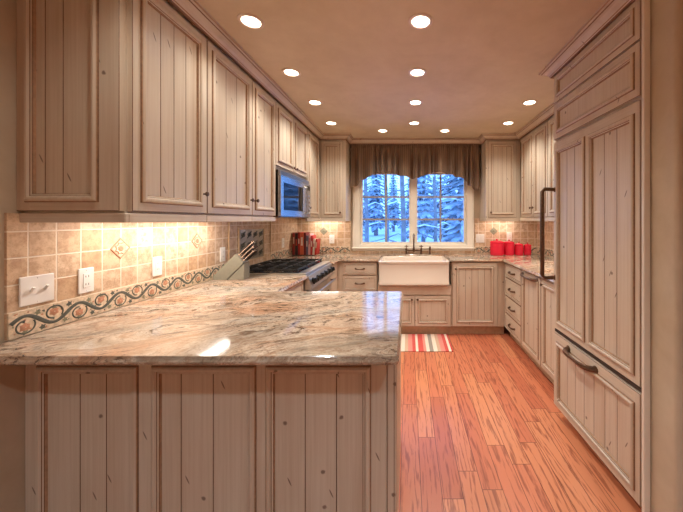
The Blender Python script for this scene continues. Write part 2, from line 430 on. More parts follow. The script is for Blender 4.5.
def pull(parent, x, z, L=.10, y=FR, r=.0048, out=.028, mat='bronze_pull', name='pull'):
    b = B(); h = L/2; pts = []; rr = []
    for k in range(17):
        t = -1 + 2*k/16
        pts.append((x+t*h, y-out*(1-abs(t)**5)**.8 - .001, z - .004*math.cos(t*PI/2))); rr.append(r*(1.35-.35*math.cos(t*PI*1.0)) if abs(t) < .95 else r*1.7)
    b.tube(pts, rr, mat, 8)
    for sx in (-1, 1): b.lathe([(r*2.2, 0), (r*2.2, .003), (r*1.5, .006)], x+sx*h, y, z, mat, 12, 'y')
    return b.build(name, parent)

def cab(name, label, cat, loc, rot, W, D, z0, z1, toe=True, group=None, lightrail=None, x0=0):
    t = thing(name, label, cat, loc, rot, group)
    b = B()
    b.box(x0, W, 0, D, z0, z1, 'paint')
    if toe: b.box(x0, W, .055, D, 0.0, z0, 'toe')
    b.build('body', t)
    return t
def door1(t, X0, X1, Z0, Z1, nb=3, kn=None, fw=.052, T=False):
    d = framed(t, 'door', X0, X1, Z0, Z1, [(X0+fw, X1-fw, Z0+fw, Z1-fw, nb)])
    if kn: knob(d, kn[0], kn[1])
    return d

# ================================================================== SETTING
LW, RW, BWY = -1.522, 1.772, 4.11
def sbox(name, *a, mats=None):
    b = B(); b.box(*a); return struct(b.build(name))
sbox('floor', LW-.1, 3.3, -2.7, BWY+.1, -.06, 0, 'floor')
sbox('ceiling', LW-.1, 3.3, -2.7, BWY+.1, 2.44, 2.52, 'ceiling')
sbox('wall_left', LW-.1, LW, -2.7, BWY, 0, 2.44, 'plaster')
sbox('wall_right', RW, RW+.1, 1.33, BWY, 0, 2.44, 'plaster')
b = B()
hx0, hx1, hz0, hz1 = -.665, .81, 1.035, 2.045
b.box(LW-.1, hx0, BWY, BWY+.1, 0, 2.44, 'plaster'); b.box(hx1, RW+.1, BWY, BWY+.1, 0, 2.44, 'plaster')
b.box(hx0, hx1, BWY, BWY+.1, 0, hz0, 'plaster'); b.box(hx0, hx1, BWY, BWY+.1, hz1, 2.44, 'plaster')
struct(b.build('wall_back'))
# stub wall with a rounded corner beside the refrigerator, then the partition running right
b = B()
pts = [(1.067, 1.332), (1.067, 1.21)]
for k in range(7):
    a = k/6*PI/2; pts.append((1.067+.022*(1-math.cos(a)), 1.188+.022*(1-math.sin(a))))
pts += [(3.2, 1.188), (3.2, 1.332)]
b.prism(pts, 0, 2.44, 'plaster'); struct(b.build('wall_partition'))
sbox('wall_dining_right', 3.2, 3.3, -2.7, 1.332, 0, 2.44, 'plaster_light')
sbox('wall_dining_front', LW-.1, 3.3, -2.8, -2.7, 0, 2.44, 'plaster_light')

# window: jamb frame, two sashes, muntins, panes, casing, sill
w = bpy.data.objects.new('window_1', None); COL.objects.link(w); w.location = (0, BWY, 0); w['kind'] = 'structure'
def frame_box(b, x0, x1, z0, z1, t, y0, y1, mat):
    b.box(x0, x0+t, y0, y1, z0, z1, mat); b.box(x1-t, x1, y0, y1, z0, z1, mat)
    b.box(x0+t, x1-t, y0, y1, z0, z0+t, mat); b.box(x0+t, x1-t, y0, y1, z1-t, z1, mat)
b = B(); frame_box(b, hx0, hx1, hz0, hz1, .012, 0.0, .099, 'white_trim')
mc = (hx0+hx1)/2 + .0
b.box(mc-.03, mc+.03, .01, .09, hz0+.012, hz1-.012, 'white_trim'); b.build('window_frame', w)
for sx0, sx1 in ((hx0+.012, mc-.03), (mc+.03, hx1-.012)):
    b = B(); frame_box(b, sx0, sx1, hz0+.012, hz1-.012, .027, .03, .075, 'white_trim'); s_ = b.build('sash', w)
    gx0, gx1, gz0, gz1 = sx0+.027, sx1-.027, hz0+.039, hz1-.039
    b = B(); cx = (gx0+gx1)/2
    b.box(cx-.012, cx+.012, .045, .062, gz0, gz1, 'muntin')
    for k in (1, 2):
        z = gz0+(gz1-gz0)*k/3
        b.box(gx0, cx-.012, .045, .062, z-.012, z+.012, 'muntin'); b.box(cx+.012, gx1, .045, .062, z-.012, z+.012, 'muntin')
    b.build('muntin', s_)
    b = B(); b.box(gx0, gx1, .051, .055, gz0, gz1, 'glass'); b.build('pane', s_)
b = B(); cw = .088
for (x0, x1) in ((hx0-cw, hx0+.006), (hx1-.006, hx1+cw)):
    b.box(x0, x1, -.018, 0, .955, hz1+cw, 'white_trim', .003)
    b.box(x0 if x0 < 0 else x1-.02, x0+.02 if x0 < 0 else x1, -.027, -.018, .955, hz1+cw, 'white_trim', .003)
b.box(hx0+.006, hx1-.006, -.018, 0, hz1-.006, hz1+cw, 'white_trim', .003)
b.box(hx0+.006, hx1-.006, -.018, 0, .955, hz0+.006, 'white_trim', .003)
b.build('casing', w)
b = B(); b.box(hx0-cw-.01, hx1+cw+.01, -.05, -.018, .985, 1.005, 'white_trim', .006); b.build('window_sill', w)

# crown mouldings
def sweep(path, prof, mat_list, closed=False):
    """prof=[(out,z)], out to the right of travel"""
    n = len(path); dirs = [(Vector(path[i+1])-Vector(path[i])).normalized() for i in range(n-1)]
    def off(i, o):
        p = Vector(path[i])
        if i == 0: d = dirs[0]; return p + Vector((d.y, -d.x))*o
        if i == n-1: d = dirs[-1]; return p + Vector((d.y, -d.x))*o
        n1 = Vector((dirs[i-1].y, -dirs[i-1].x)); n2 = Vector((dirs[i].y, -dirs[i].x))
        m = (n1+n2); return p + m*(o/(1+n1.dot(n2)))
    b = B(); rs = []
    for i in range(n): rs.append([(*off(i, o), z) for o, z in prof])
    k = len(prof)
    base = len(b.v)
    for r in rs: b.v += r
    for i in range(n-1):
        for j in range(k):
            j2 = (j+1) % k
            b.face([base+i*k+j, base+i*k+j2, base+(i+1)*k+j2, base+(i+1)*k+j], mat_list[j % len(mat_list)])
    b.face([base+j for j in range(k)], 'paint_h'); b.face([base+(n-1)*k+j for j in range(k-1, -1, -1)], 'paint_h')
    return b
CP = [(.0, 2.375), (.012, 2.375), (.014, 2.381), (.018, 2.384), (.020, 2.390), (.030, 2.402), (.045, 2.412), (.056, 2.416), (.058, 2.422), (.068, 2.425), (.072, 2.431), (.072, 2.439), (.0, 2.439)]
CM = ['glaze', 'glaze', 'paint_h', 'glaze_soft', 'paint_h', 'paint_h', 'paint_h', 'glaze', 'paint_h', 'glaze_soft', 'paint_h', 'paint_h', 'paint_h']
UF = -1.10; UB = 3.75; UR = 1.39
e = .001
struct(sweep([(LW+.002, 1.165), (UF+e, 1.165-e), (UF+e, UB-e), (-.78+e, UB-e), (-.78+e, 3.95-e), (.98-e, 3.95-e), (.98-e, UB-e), (UR-e, UB-e), (UR-e, 2.142)], CP, CM).build('trim_1'))
b = B(); b.box(-.779, .979, 3.951, BWY-.001, 2.400, 2.438, 'paint_h'); struct(b.build('trim_2'))

# ================================================================== UPPER CABINETS
# left run: local x = world +y
def upper_left(name, label, y0, y1, doors, z0=1.40, D=None, group='glazed cream wall cabinets', extra=None):
    t = thing(name, label, 'cabinet', (UF-.021, y0, 0), PI/2, group)
    b = B(); D = (UF-.021)-(LW) - .002
    b.box(0, y1-y0, 0, D, z0, 2.437, 'paint')
    b.build('body', t)
    for dr in doors:
        a, c, za, zb, nb, kn = dr
        door1(t, a-y0, c-y0, za, zb, nb, (kn[0]-y0, kn[1]) if kn else None)
    if z0 < 1.45:
        r = B(); r.box(.0, y1-y0, -.019, .004, 1.362, 1.3995, 'paint_h', .003); r.build('light_rail', t)
    return t
Y1, Y2, Y3, Y4, Y5 = 1.186, 1.643, 2.118, 2.497, 3.283
DT = 2.362
t = upper_left('wall_cabinet', 'tall cream beadboard wall cabinet nearest the camera, its panelled end facing out', Y1, Y2, [(Y1+.012, Y2-.003, 1.408, DT, 4, (Y2-.035, 1.512))])
ep = framed(t, 'end_panel', 0, .40, 1.408, DT, [(.052, .305, 1.458, DT-.05, [.105, .175])], 0, None, (0, .401, 0), -PI/2)
r = B(); r.box(0, .42, -.019, -.0005, 1.362, 1.3995, 'paint_h', .003); r.build('light_rail', t, (0, .40, 0), -PI/2)
t = upper_left('wall_cabinet', 'cream glazed wall cabinet, second along the left wall, plain tall door', Y2+.001, Y3, [(Y2+.004, Y3-.003, 1.408, DT, 3, (Y3-.035, 1.512))])
t = upper_left('wall_cabinet', 'narrow cream wall cabinet just before the microwave on the left wall', Y3+.001, Y4, [(Y3+.004, Y4-.003, 1.408, DT, 2, (Y3+.038, 1.512))])
ym = (Y4+Y5)/2
t = upper_left('wall_cabinet', 'short two-door cream cabinet above the microwave', Y4+.001, Y5, [(Y4+.004, ym-.002, 1.835, DT, 3, (ym-.035, 1.87)), (ym+.002, Y5-.003, 1.835, DT, 3, (ym+.035, 1.87))], z0=1.80)
t = upper_left('wall_cabinet', 'cream wall cabinet in the left run between microwave and back corner', Y5+.001, UB-.002, [(Y5+.006, UB-.04, 1.408, DT, 3, (Y5+.04, 1.512))])
t = cab('wall_cabinet', 'cream corner wall cabinet left of the window', 'cabinet', (UF+.001, UB+.021, 0), 0, .319, BWY-UB-.023, 1.40, 2.437, False, 'glazed cream wall cabinets', x0=-.021)
door1(t, .012, .285, 1.408, DT, 4, (.255, 1.47))
r = B(); r.box(0, .319, -.019, .004, 1.362, 1.3995, 'paint_h', .003); r.box(.300, .319, .004, .33, 1.362, 1.3995, 'paint_h', .003); r.build('light_rail', t)
# hidden corner block of the left run
t = cab('wall_cabinet', 'cream corner wall cabinet right of the window', 'cabinet', (.98, UB+.021, 0), 0, UR-.98+.020, BWY-UB-.023, 1.40, 2.437, False, 'glazed cream wall cabinets')
door1(t, .024, .378, 1.408, DT, 4, (.052, 1.47))
r = B(); r.box(0, UR-.98-.001, -.019, .004, 1.362, 1.3995, 'paint_h', .003); r.box(0, .019, .004, .33, 1.362, 1.3995, 'paint_h', .003); r.build('light_rail', t)
def upper_right(label, y_far, y_near, doors):
    t = thing('wall_cabinet', label, 'cabinet', (UR+.021, y_far, 0), -PI/2, 'glazed cream wall cabinets')
    b = B(); b.box(0, y_far-y_near, 0, RW-UR-.023, 1.40, 2.437, 'paint'); b.build('body', t)
    for a, c, nb, kx in doors: door1(t, y_far-a, y_far-c, 1.408, DT, nb, (y_far-kx, 1.512))
    r = B(); r.box(0, y_far-y_near, -.019, .004, 1.362, 1.3995, 'paint_h', .003); r.build('light_rail', t)
upper_right('two-door cream wall cabinet on the right wall beside the back corner', UB-.002, 2.985, [(3.68, 3.335, 3, 3.37), (3.33, 2.99, 3, 3.295)])
upper_right('cream wall cabinet on the right wall, tucked behind the refrigerator column', 2.982, 2.145, [(2.975, 2.57, 3, 2.61), (2.56, 2.155, 3, 2.52)])

# ================================================================== MICROWAVE
t = thing('microwave', 'stainless over-the-range microwave reflecting blue window light', 'microwave', (-1.075, Y4+.012, 0), PI/2)
W = Y5-Y4-.024
b = B(); b.box(0, W, .012, .44, 1.40, 1.797, 'black_enamel'); b.build('body', t)
b = B()
b.box(0, W, -.004, .0118, 1.757, 1.797, 'steel', .002)
for k in range(4): b.box(.02, W-.02, -.0055, -.004, 1.762+k*.008, 1.765+k*.008, 'dark_slot')
b.build('vent_grille', t)
d = B(); frame_w = .055; dw = W*.76
frame_box(d, .002, dw, 1.406, 1.753, .055, -.012, .0115, 'steel_blue'); dd = d.build('door', t)
g = B(); g.box(.057, dw-.055, -.006, .009, 1.461, 1.698, 'dark_glass'); g.build('glass', dd)
h = B(); h.tube([(dw-.02, -.012, 1.44), (dw-.02, -.04, 1.46), (dw-.02, -.045, 1.58), (dw-.02, -.04, 1.70), (dw-.02, -.012, 1.72)], .008, 'steel'); h.build('handle', dd)
c = B(); c.box(dw+.003, W-.002, -.012, .0115, 1.406, 1.753, 'steel_blue', .002); cc = c.build('control_panel', t)
s_ = B(); s_.box(dw+.025, W-.02, -.0135, -.0122, 1.69, 1.735, 'dark_glass'); s_.build('display', cc)
for r_ in range(5):
    for q in range(3):
        k = B(); x = dw+.03+q*(W-dw-.06)/2.6; k.box(x, x+.026, -.0138, -.0122, 1.44+r_*.045, 1.462+r_*.045, 'steel', .001); k.build('button', cc)

# ================================================================== BASE CABINETS
CT0, CT1 = .885, .915
# peninsula
t = thing('peninsula_cabinet', 'glazed cream peninsula with three beadboard panels facing the camera', 'cabinet', (0, 1.211, 0), 0)
b = B(); b.box(LW+.002, -.052, 0, .66, .001, CT0-.001, 'paint'); b.build('body', t)
pf = framed(t, 'back_panelling', LW+.002, -.085, .002, CT0-.001,
    [(-1.455, -1.085, .13, .778, [-1.308, -1.203]), (-1.0, -.618, .13, .778, [-.905, -.777]), (-.548, -.163, .13, .778, [-.41, -.285])], 0, None, None, 0, False)
b = B()
b.box(-.0845, -.047, -.024, .0, .002, CT0-.001, 'paint', .002); b.box(-.082, -.0795, -.0255, -.024, .05, .86, 'glaze'); b.box(-.056, -.0535, -.0255, -.024, .05, .86, 'glaze')
b.build('corner_post', t)
b = B(); b.box(-.0518, -.045, .0, .66, .002, CT0-.001, 'paint'); b.build('end_panel', t)
# left run base between peninsula and range
t = thing('base_cabinet', 'cream base cabinet between the peninsula and the stainless range', 'cabinet', (-.886, 1.935, 0), PI/2, 'glazed cream base cabinets')
b = B(); b.box(.0, .553, 0, .63, .11, CT0-.001, 'paint'); b.box(0, .553, .055, .63, 0, .11, 'toe'); b.build('body', t)
d = slab_front(t, 'drawer', .012, .548, .725, .872); pull(d, .28, .80)
door1(t, .012, .278, .12, .715, 2, (.25, .67)); door1(t, .282, .548, .12, .715, 2, (.31, .67))
# corner filler + drawers left of sink
Yb = 3.571
t = cab('base_cabinet', 'cream drawer base cabinet left of the farmhouse sink', 'cabinet', (-.80, Yb, 0), 0, .436, BWY-Yb-.03, .11, CT0-.001, True, 'glazed cream base cabinets', x0=-.02)
DZ = [(.727, .872), (.537, .716), (.327, .526), (.118, .316)]
b = B(); b.box(-.075, -.045, -.288, .03, .11, CT0-.001, 'paint'); b.box(-.0449, -.0202, .0, .03, .11, CT0-.001, 'paint'); b.build('corner_filler', t)
for k, (a, c_) in enumerate(DZ):
    d = slab_front(t, 'drawer', .03, .43, a, c_); pull(d, .23, (a+c_)/2, .10)
t = cab('base_cabinet', 'cream two-door sink base cabinet under the white apron sink', 'cabinet', (-.360, Yb, 0), 0, .876, BWY-Yb-.03, .11, .596, True, 'glazed cream base cabinets')
f_ = B(); f_.box(.005, .872, FR, -.0005, .49, .594, 'paint_h', .002); f_.build('apron_rail', t)
door1(t, .012, .436, .118, .478, 1, (.405, .438), .05); door1(t, .442, .866, .118, .478, 1, (.473, .438), .05)
t = cab('base_cabinet', 'single-door cream base cabinet right of the farmhouse sink', 'cabinet', (.518, Yb, 0), 0, .642, BWY-Yb-.03, .11, CT0-.001, True, 'glazed cream base cabinets')
door1(t, .012, .54, .118, .872, 5, (.045, .80), .06)
# right run
XR = 1.161
def base_right(label, yf, yn): 
    t = thing('base_cabinet', label, 'cabinet', (XR, yf, 0), -PI/2, 'glazed cream base cabinets')
    b = B(); W = yf-yn; b.box(0, W, 0, .57, .11, CT0-.001, 'paint'); b.box(0, W, .055, .57, 0, .11, 'toe'); b.build('body', t); return t
t = base_right('cream four-drawer base cabinet on the right side by the back corner', Yb-.001, 3.025)
for a, c_ in [(.715, .872), (.505, .705), (.305, .495), (.118, .295)]:
    d = slab_front(t, 'drawer', .035, .537, a, c_); pull(d, .29, (a+c_)/2, .15, r=.006)
t = base_right('cream tall-front base cabinet with one large bronze pull near its top', 3.023, 2.575)
d = door1(t, .006, .442, .118, .872, 3); pull(d, .215, .842, .33, r=.009, out=.04)
t = base_right('narrow cream base cabinet with a single knob beside the refrigerator', 2.573, 2.145)
d = door1(t, .006, .422, .118, .872, 3, (.05, .83))

# ================================================================== WORKTOPS
def worktop(name, label, outline, grp=None, rc=None):
    P = [Vector(p) for p in outline]
    # optional corner rounding
    if rc:
        Q = []
        n = len(P)
        for i, p in enumerate(P):
            r = rc.get(i, 0)
            if not r: Q.append(p); continue
            a = (P[i-1]-p).normalized(); c = (P[(i+1) % n]-p).normalized()
            cen = p+(a+c)*r
            for k in range(6):
                th = k/5*PI/2
                Q.append(cen - c*r*math.cos(th) - a*r*math.sin(th))
        P = Q
    n = len(P)
    def inset(d):
        out = []
        for i in range(n):
            d1 = (P[i]-P[i-1]).normalized(); d2 = (P[(i+1) % n]-P[i]).normalized()
            n1 = Vector((-d1.y, d1.x)); n2 = Vector((-d2.y, d2.x))
            out.append(P[i]+(n1+n2)*(d/(1+n1.dot(n2))))
        return out
    prof = [(.010, CT0), (.003, CT0+.002), (.0, CT0+.008), (.0, CT0+.013), (.0035, CT0+.0185), (.0045, CT0+.0215), (.0055, CT0+.0225), (.006, CT0+.0265), (.0085, CT1)]
    rs = [[(q.x, q.y, z) for q in inset(d)] for d, z in prof]
    b = B(); b.rings(rs, 'granite', True, 'granite', 'granite')
    return tag(b.build(name), label, 'countertop', grp)
worktop('granite_worktop', 'polished beige granite peninsula counter with rust veins in the foreground',
    [(-1.508, 1.0), (-.03, 1.0), (-.03, 1.935), (-.835, 1.935), (-.835, 2.496), (-1.508, 2.496)], rc={1: .02, 2: .03})
yf = 3.525
worktop('granite_worktop', 'pale granite counter around the apron sink and along the right wall',
    [(-1.508, 3.278), (-.815, 3.278), (-.815, yf), (-.349, yf), (-.349, 4.0), (.487, 4.0), (.487, yf), (1.112, yf), (1.112, 2.142), (1.756, 2.142), (1.756, 4.096), (-1.508, 4.096)])

# ================================================================== BACKSPLASH
def tagb(o, label): return tag(o, label, 'backsplash')
b = B(); b.box(LW+.001, -1.511, 1.13, 2.52, CT1+.001, 1.3985, 'tile_y'); b.box(LW+.001, -1.511, 2.52, 3.29, .80, 1.3985, 'tile_y'); b.box(LW+.001, -1.511, 3.29, 4.097, CT1+.001, 1.3985, 'tile_y')
tbl = tagb(b.build('tile_backsplash'), 'tumbled travertine backsplash along the left wall under the wall cabinets')
b = B(); b.box(-1.510, -.785, 4.098, 4.109, CT1+.001, 1.3985, 'tile_x'); tbb = tagb(b.build('tile_backsplash'), 'travertine backsplash on the back wall left of the window, behind the books')
b = B(); b.box(.91, 1.759, 4.098, 4.109, CT1+.001, 1.3985, 'tile_x'); tbr = tagb(b.build('tile_backsplash'), 'travertine backsplash on the back wall right of the window, behind the red canisters')
b = B(); b.box(1.76, RW-.001, 2.145, 4.109, CT1+.001, 1.3985, 'tile_y'); tbs = tagb(b.build('tile_backsplash'), 'travertine backsplash on the right wall above the side counter')
b = B(); b.box(-.785, .91, 4.098, 4.109, CT1+.001, .954, 'tile_x'); struct(b.build('trim_3'))

def border(parent, P0, du, dn, L, seed, period=.195, z0=CT1+.002, z1=1.017):
    """relief scroll border; P0 start, du unit along, dn unit out of wall"""
    rnd = random.Random(seed)
    P0 = Vector(P0); du = Vector(du); dn = Vector(dn)
    def pt(u, z, o): p = P0+du*u+dn*o; return (p.x, p.y, z)
    b = B(); T = .006; zc = (z0+z1)/2
    rs = [[pt(u, z, o) for (z, o) in ((z0, 0), (z0, T), (z1, T), (z1, 0))] for u in (0, L)]
    b.rings(rs, 'stone_cream', True, 'stone_cream', 'stone_cream')
    def ribbon(path, wds, mat, o=T+.0016):
        n = len(path); L_, R_ = [], []
        for i, (u, z) in enumerate(path):
            a = path[max(0, i-1)]; c = path[min(n-1, i+1)]; dx, dz = c[0]-a[0], c[1]-a[1]; l = math.hypot(dx, dz) or 1
            w_ = wds[i]; nx, nz = -dz/l*w_, dx/l*w_
            L_.append((u+nx, z+nz)); R_.append((u-nx, z-nz))
        i0 = len(b.v)
        for (lu, lz), (u, z), (ru, rz) in zip(L_, path, R_): b.v += [pt(lu, lz, T-.0003), pt(u, z, o+.001), pt(ru, rz, T-.0003)]
        for i in range(n-1):
            k = i0+i*3
            b.face([k, k+1, k+4, k+3], mat, True); b.face([k+1, k+2, k+5, k+4], mat, True)
    def disc(u, z, r, mat, k=10, o=T+.0025, lob=0):
        i0 = len(b.v); b.v.append(pt(u, z, o))
        for j in range(k):
            a = 2*PI*j/k; rr = r*(1+lob*(1 if j % 2 else -1)); b.v.append(pt(u+rr*math.cos(a), z+rr*math.sin(a), T-.0003))
        for j in range(k): b.face([i0, i0+1+j, i0+1+(j+1) % k], mat, True)
    A = .027; N = int(L/.006); path = []
    for i in range(N+1):
        u = L*i/N; path.append((u, zc+A*math.sin(2*PI*u/period)))
    path = [p for p in path if .004 < p[0] < L-.004]
    ribbon(path, [.0062+.0028*abs(math.cos(2*PI*p[0]/period)) for p in path], 'vine')
    n = int(L/(period/2))
    for k in range(n+1):
        u0 = (k+.5)*period/2; up = 1 if k % 2 == 0 else -1      # crest at u0; flower sits inside, on the other side
        if u0 < .03 or u0 > L-.03: continue
        zf = zc - up*.013
        # spiral tendril round the rosette
        sp = []
        for i in range(22):
            th = -PI*.2 + i/21*PI*1.7; r = .034-.010*i/21
            uu = u0 + r*math.cos(th)*1.0; zz = zf - up*r*math.sin(th)*.92
            if z0+.003 < zz < z1-.003 and .003 < uu < L-.003: sp.append((uu, zz))
        if len(sp) > 3: ribbon(sp, [.0036]*len(sp), 'vine')
        disc(u0, zf-up*.004, .0185, 'rosette', 12, T+.003, .14); disc(u0, zf-up*.004, .006, 'stone_cream', 8, T+.0045)
        for q, (da, dz_) in enumerate(((-.040, up*.034), (.041, up*.030), (.0, up*.043*0-up*.036))):
            uu, zz = u0+da+period*.25*0, zc+dz_
            if .012 < uu < L-.012 and z0+.006 < zz < z1-.006: disc(uu, zz, .0120, 'leaf' if q else 'vine', 10, T+.002, .3)
    for k in range(int(L*220)):
        uu, zz = rnd.uniform(.01, L-.01), rnd.uniform(z0+.006, z1-.006)
        if abs(zz-(zc+A*math.sin(2*PI*uu/period))) > .013: disc(uu, zz, rnd.uniform(.003, .006), rnd.choice(['leaf', 'vine', 'rosette']), 6, T+.0012, .2)
    return b.build('scroll_border', parent, sharp=False)
border(tbl, (-1.511, 1.13, 0), (0, 1, 0), (1, 0, 0), 1.40, 1)
border(tbl, (-1.511, 3.295, 0), (0, 1, 0), (1, 0, 0), .79, 2)
border(tbb, (-1.495, 4.098, 0), (1, 0, 0), (0, -1, 0), .71, 3)
border(tbr, (.915, 4.098, 0), (1, 0, 0), (0, -1, 0), .84, 4)
border(tbs, (1.76, 2.15, 0), (0, 1, 0), (-1, 0, 0), 1.93, 5)

def diamond(parent, P, du, dn, mat, mat2, s=.055):
    P = Vector(P); du = Vector(du); dn = Vector(dn); b = B()
    def q(r, o): return [tuple(P+du*r*x+dn*o+Vector((0, 0, r*z))) for x, z in ((1, 0), (0, 1), (-1, 0), (0, -1))]
    b.rings([q(s, 0), q(s, .003), q(s-.006, .004), q(s-.009, .003)], [mat2, mat2, mat2], True, None, mat)
    k = 16; base = []
    for r, o in ((.030, .003), (.024, .006), (.016, .004), (.008, .007)):
        base.append([tuple(P+du*(r*(1+(.16 if j % 2 else -.1)))*math.cos(2*PI*j/k)+dn*o+Vector((0, 0, r*(1+(.16 if j % 2 else -.1))*math.sin(2*PI*j/k)))) for j in range(k)])
    b.rings(base, [mat2, mat, mat2], True, None, mat2, True)
    return b.build('diamond_insert', parent)
for y in (1.575, 2.147): diamond(tbl, (-1.511, y, 1.224), (0, 1, 0), (1, 0, 0), 'stone_cream', 'rosette')
diamond(tbb, (-1.15, 4.098, 1.226), (1, 0, 0), (0, -1, 0), 'slate_insert', 'leaf')
diamond(tbr, (1.17, 4.098, 1.226), (1, 0, 0), (0, -1, 0), 'slate_insert', 'leaf')
# framed scroll mosaic behind the range
t = thing('decorative_tile_panel', 'dark scroll-patterned mosaic panel framed on the wall behind the range', 'tile panel', (-1.5105, 2.68, 1.0), PI/2)
b = B(); b.box(0, .44, -.006, 0, 0, .285, 'slate_insert'); fld = b.build('field', t)
fr = B(); frame_box(fr, -.016, .456, -.016, .301, .0155, -.011, 0, 'pencil'); fr.build('frame', t)
for i in range(4):
    for j in range(3):
        b = B(); cx, cz = .055+i*.11, .05+j*.093
        for sg in (1, -1):
            pts = []
            for k in range(18):
                th = k/17*PI*2.4; r = .004+.019*k/17
                pts.append((cx+sg*(.018+ -r*math.cos(th)*.8), -.0075, cz+sg*(r*math.sin(th))))
            b.tube(pts, .0036, 'vine', 5)
        b.tube([(cx-.035, -.0075, cz-.03), (cx, -.0075, cz), (cx+.035, -.0075, cz+.03)], .004, 'vine', 5)
        b.build('scroll_relief', t)
# pencil liners either side of the range alcove
for yy in (2.525, 3.285):
    b = B(); b.box(-1.5108, -1.500, yy-.007, yy+.007, 1.02, 1.362, 'pencil', .003); b.build('pencil_liner', tbl)

# ---------------- outlets and switches
def plate(name, label, P, rotz, gangs, kinds):
    t = thing(name, label, 'switch' if 'switch' in name else 'outlet', P, rotz, None)
    wd = .070+.046*(gangs-1)
    b = B(); b.box(-wd/2, wd/2, -.006, 0, -.058, .058, 'white_plastic', .003); b.build('cover_plate', t)
    for g in range(gangs):
        cx = (g-(gangs-1)/2)*.046; k = kinds[g]
        if k == 'toggle':
            s_ = B(); s_.prism([(-.020, -.006), (.006, -.0062), (.014, -.017), (.008, -.019), (-.006, -.0062)], 0, 0, 'white_plastic', 'z') if 0 else None
            s_ = B(); s_.tube([(cx, -.006, -.004), (cx, -.012, .004), (cx, -.018, .013)], [.0055, .005, .0045], 'white_plastic', 8); s_.build('toggle', t)
        elif k == 'rocker':
            s_ = B(); s_.box(cx-.016, cx+.016, -.0095, -.006, -.033, .033, 'white_plastic', .0015); s_.build('rocker', t)
        else:
            s_ = B(); s_.box(cx-.0165, cx+.0165, -.0085, -.006, -.033, .033, 'white_plastic', .0015)
            for zz in (-.018, .018):
                for dx in (-.006, .006): s_.box(cx+dx-.001, cx+dx+.001, -.0089, -.0085, zz-.004, zz+.005, 'dark_slot')
            s_.build('receptacle', t)
    for sg in (-1, 1):
        s_ = B(); s_.lathe([(.003, 0), (.0025, .0012), (.0, .0014)], 0, -.006, sg*.048, 'white_plastic', 8, 'y'); s_.build('screw', t)
L90 = PI/2
plate('light_switch', 'white double toggle switch plate at the near end of the left backsplash', (-1.5105, 1.22, 1.09), L90, 2, ['toggle', 'toggle'])
plate('wall_outlet', 'white single outlet plate right after the double toggle switch', (-1.5105, 1.405, 1.09), L90, 1, ['outlet'])
plate('wall_outlet', 'white single outlet plate between the two flower diamond tiles', (-1.5105, 1.803, 1.095), L90, 1, ['outlet'])
plate('wall_outlet', 'white outlet plate on the left wall behind the knife block', (-1.5105, 2.44, 1.095), L90, 1, ['outlet'])
plate('wall_outlet', 'white outlet plate on the left wall between range and books', (-1.5105, 3.62, 1.10), L90, 1, ['outlet'])
plate('wall_outlet', 'white outlet plate on the back wall right of the books', (-1.04, 4.0975, 1.115), 0, 1, ['outlet'])
plate('light_switch', 'white double rocker switch plate between window and red canisters', (.985, 4.0975, 1.125), 0, 2, ['rocker', 'rocker'])
plate('wall_outlet', 'white outlet plate peeking out above the red canisters', (1.385, 4.0975, 1.15), 0, 1, ['outlet'])

# ================================================================== RANGE
t = thing('gas_range', 'stainless gas range with black grates on the left side', 'range', (-.862, Y4+.006, 0), PI/2)
W = .766
b = B(); b.box(0, W, 0, .64, .10, .905, 'steel'); b.box(.02, W-.02, .05, .62, .001, .10, 'black_enamel'); b.build('body', t)
b = B(); b.box(0, W, -.012, .64, .9055, .928, 'steel', .003); b.box(.02, W-.02, .06, .60, .928, .931, 'black_enamel'); b.build('cooktop', t)
for k in range(3):
    g = B(); x0 = .03+k*.237; x1 = x0+.232; y0, y1 = .07, .59
    for (a0, a1, c0, c1) in ((x0, x1, y0, y0+.012), (x0, x1, y1-.012, y1), (x0, x0+.012, y0, y1), (x1-.012, x1, y0, y1), (x0, x1, .324, .336)):
        g.box(a0, a1, c0, c1, .944, .958, 'black_iron', .002)
    for cy in (.20, .46):
        cx = (x0+x1)/2
        g.box(cx-.005, cx+.005, cy-.10, cy+.10, .946, .960, 'black_iron', .002); g.box(x0+.01, x1-.01, cy-.005, cy+.005, .946, .960, 'black_iron', .002)
    for (fx, fy) in ((x0+.006, y0+.006), (x1-.006, y0+.006), (x0+.006, y1-.006), (x1-.006, y1-.006)): g.box(fx-.006, fx+.006, fy-.006, fy+.006, .9312, .946, 'black_iron')
    g.build('grate', t)
    for cy in (.20, .46):
        g = B(); g.lathe([(.045, 0), (.045, .004), (.032, .007), (.030, .012), (.0, .013)], (x0+x1)/2, cy, .9312, 'black_iron', 16); g.build('burner', t)
b = B(); b.prism([(-.055, .79), (-.062, .80), (-.030, .905), (-.001, .905), (-.001, .79)], 0.0, W, 'steel', 'x'); cp = b.build('control_panel', t)
nrm = Vector((0, -.105, .032)).normalized()
for k in range(6):
    kx = .075+k*(W-.15)/5; c0 = Vector((kx, -.0470, .850))
    g = B(); pts = [c0+nrm*-.001, c0+nrm*.006, c0+nrm*.0061, c0+nrm*.032, c0+nrm*.034]
    g.tube(pts, [.030, .030, .023, .021, .016], 'black_enamel', 16); g.build('knob', cp)
b = B(); b.box(.006, W-.006, -.030, -.001, .27, .782, 'steel', .003); od = b.build('oven_door', t)
g = B(); g.box(.12, W-.12, -.0315, -.0302, .38, .65, 'dark_glass'); g.build('window', od)
g = B(); g.tube([(.05, -.03, .735), (.05, -.075, .74)], .009, 'steel'); g.tube([(W-.05, -.03, .735), (W-.05, -.075, .74)], .009, 'steel'); g.tube([(.02, -.078, .74), (W-.02, -.078, .74)], .012, 'steel', 12); g.build('handle', od)
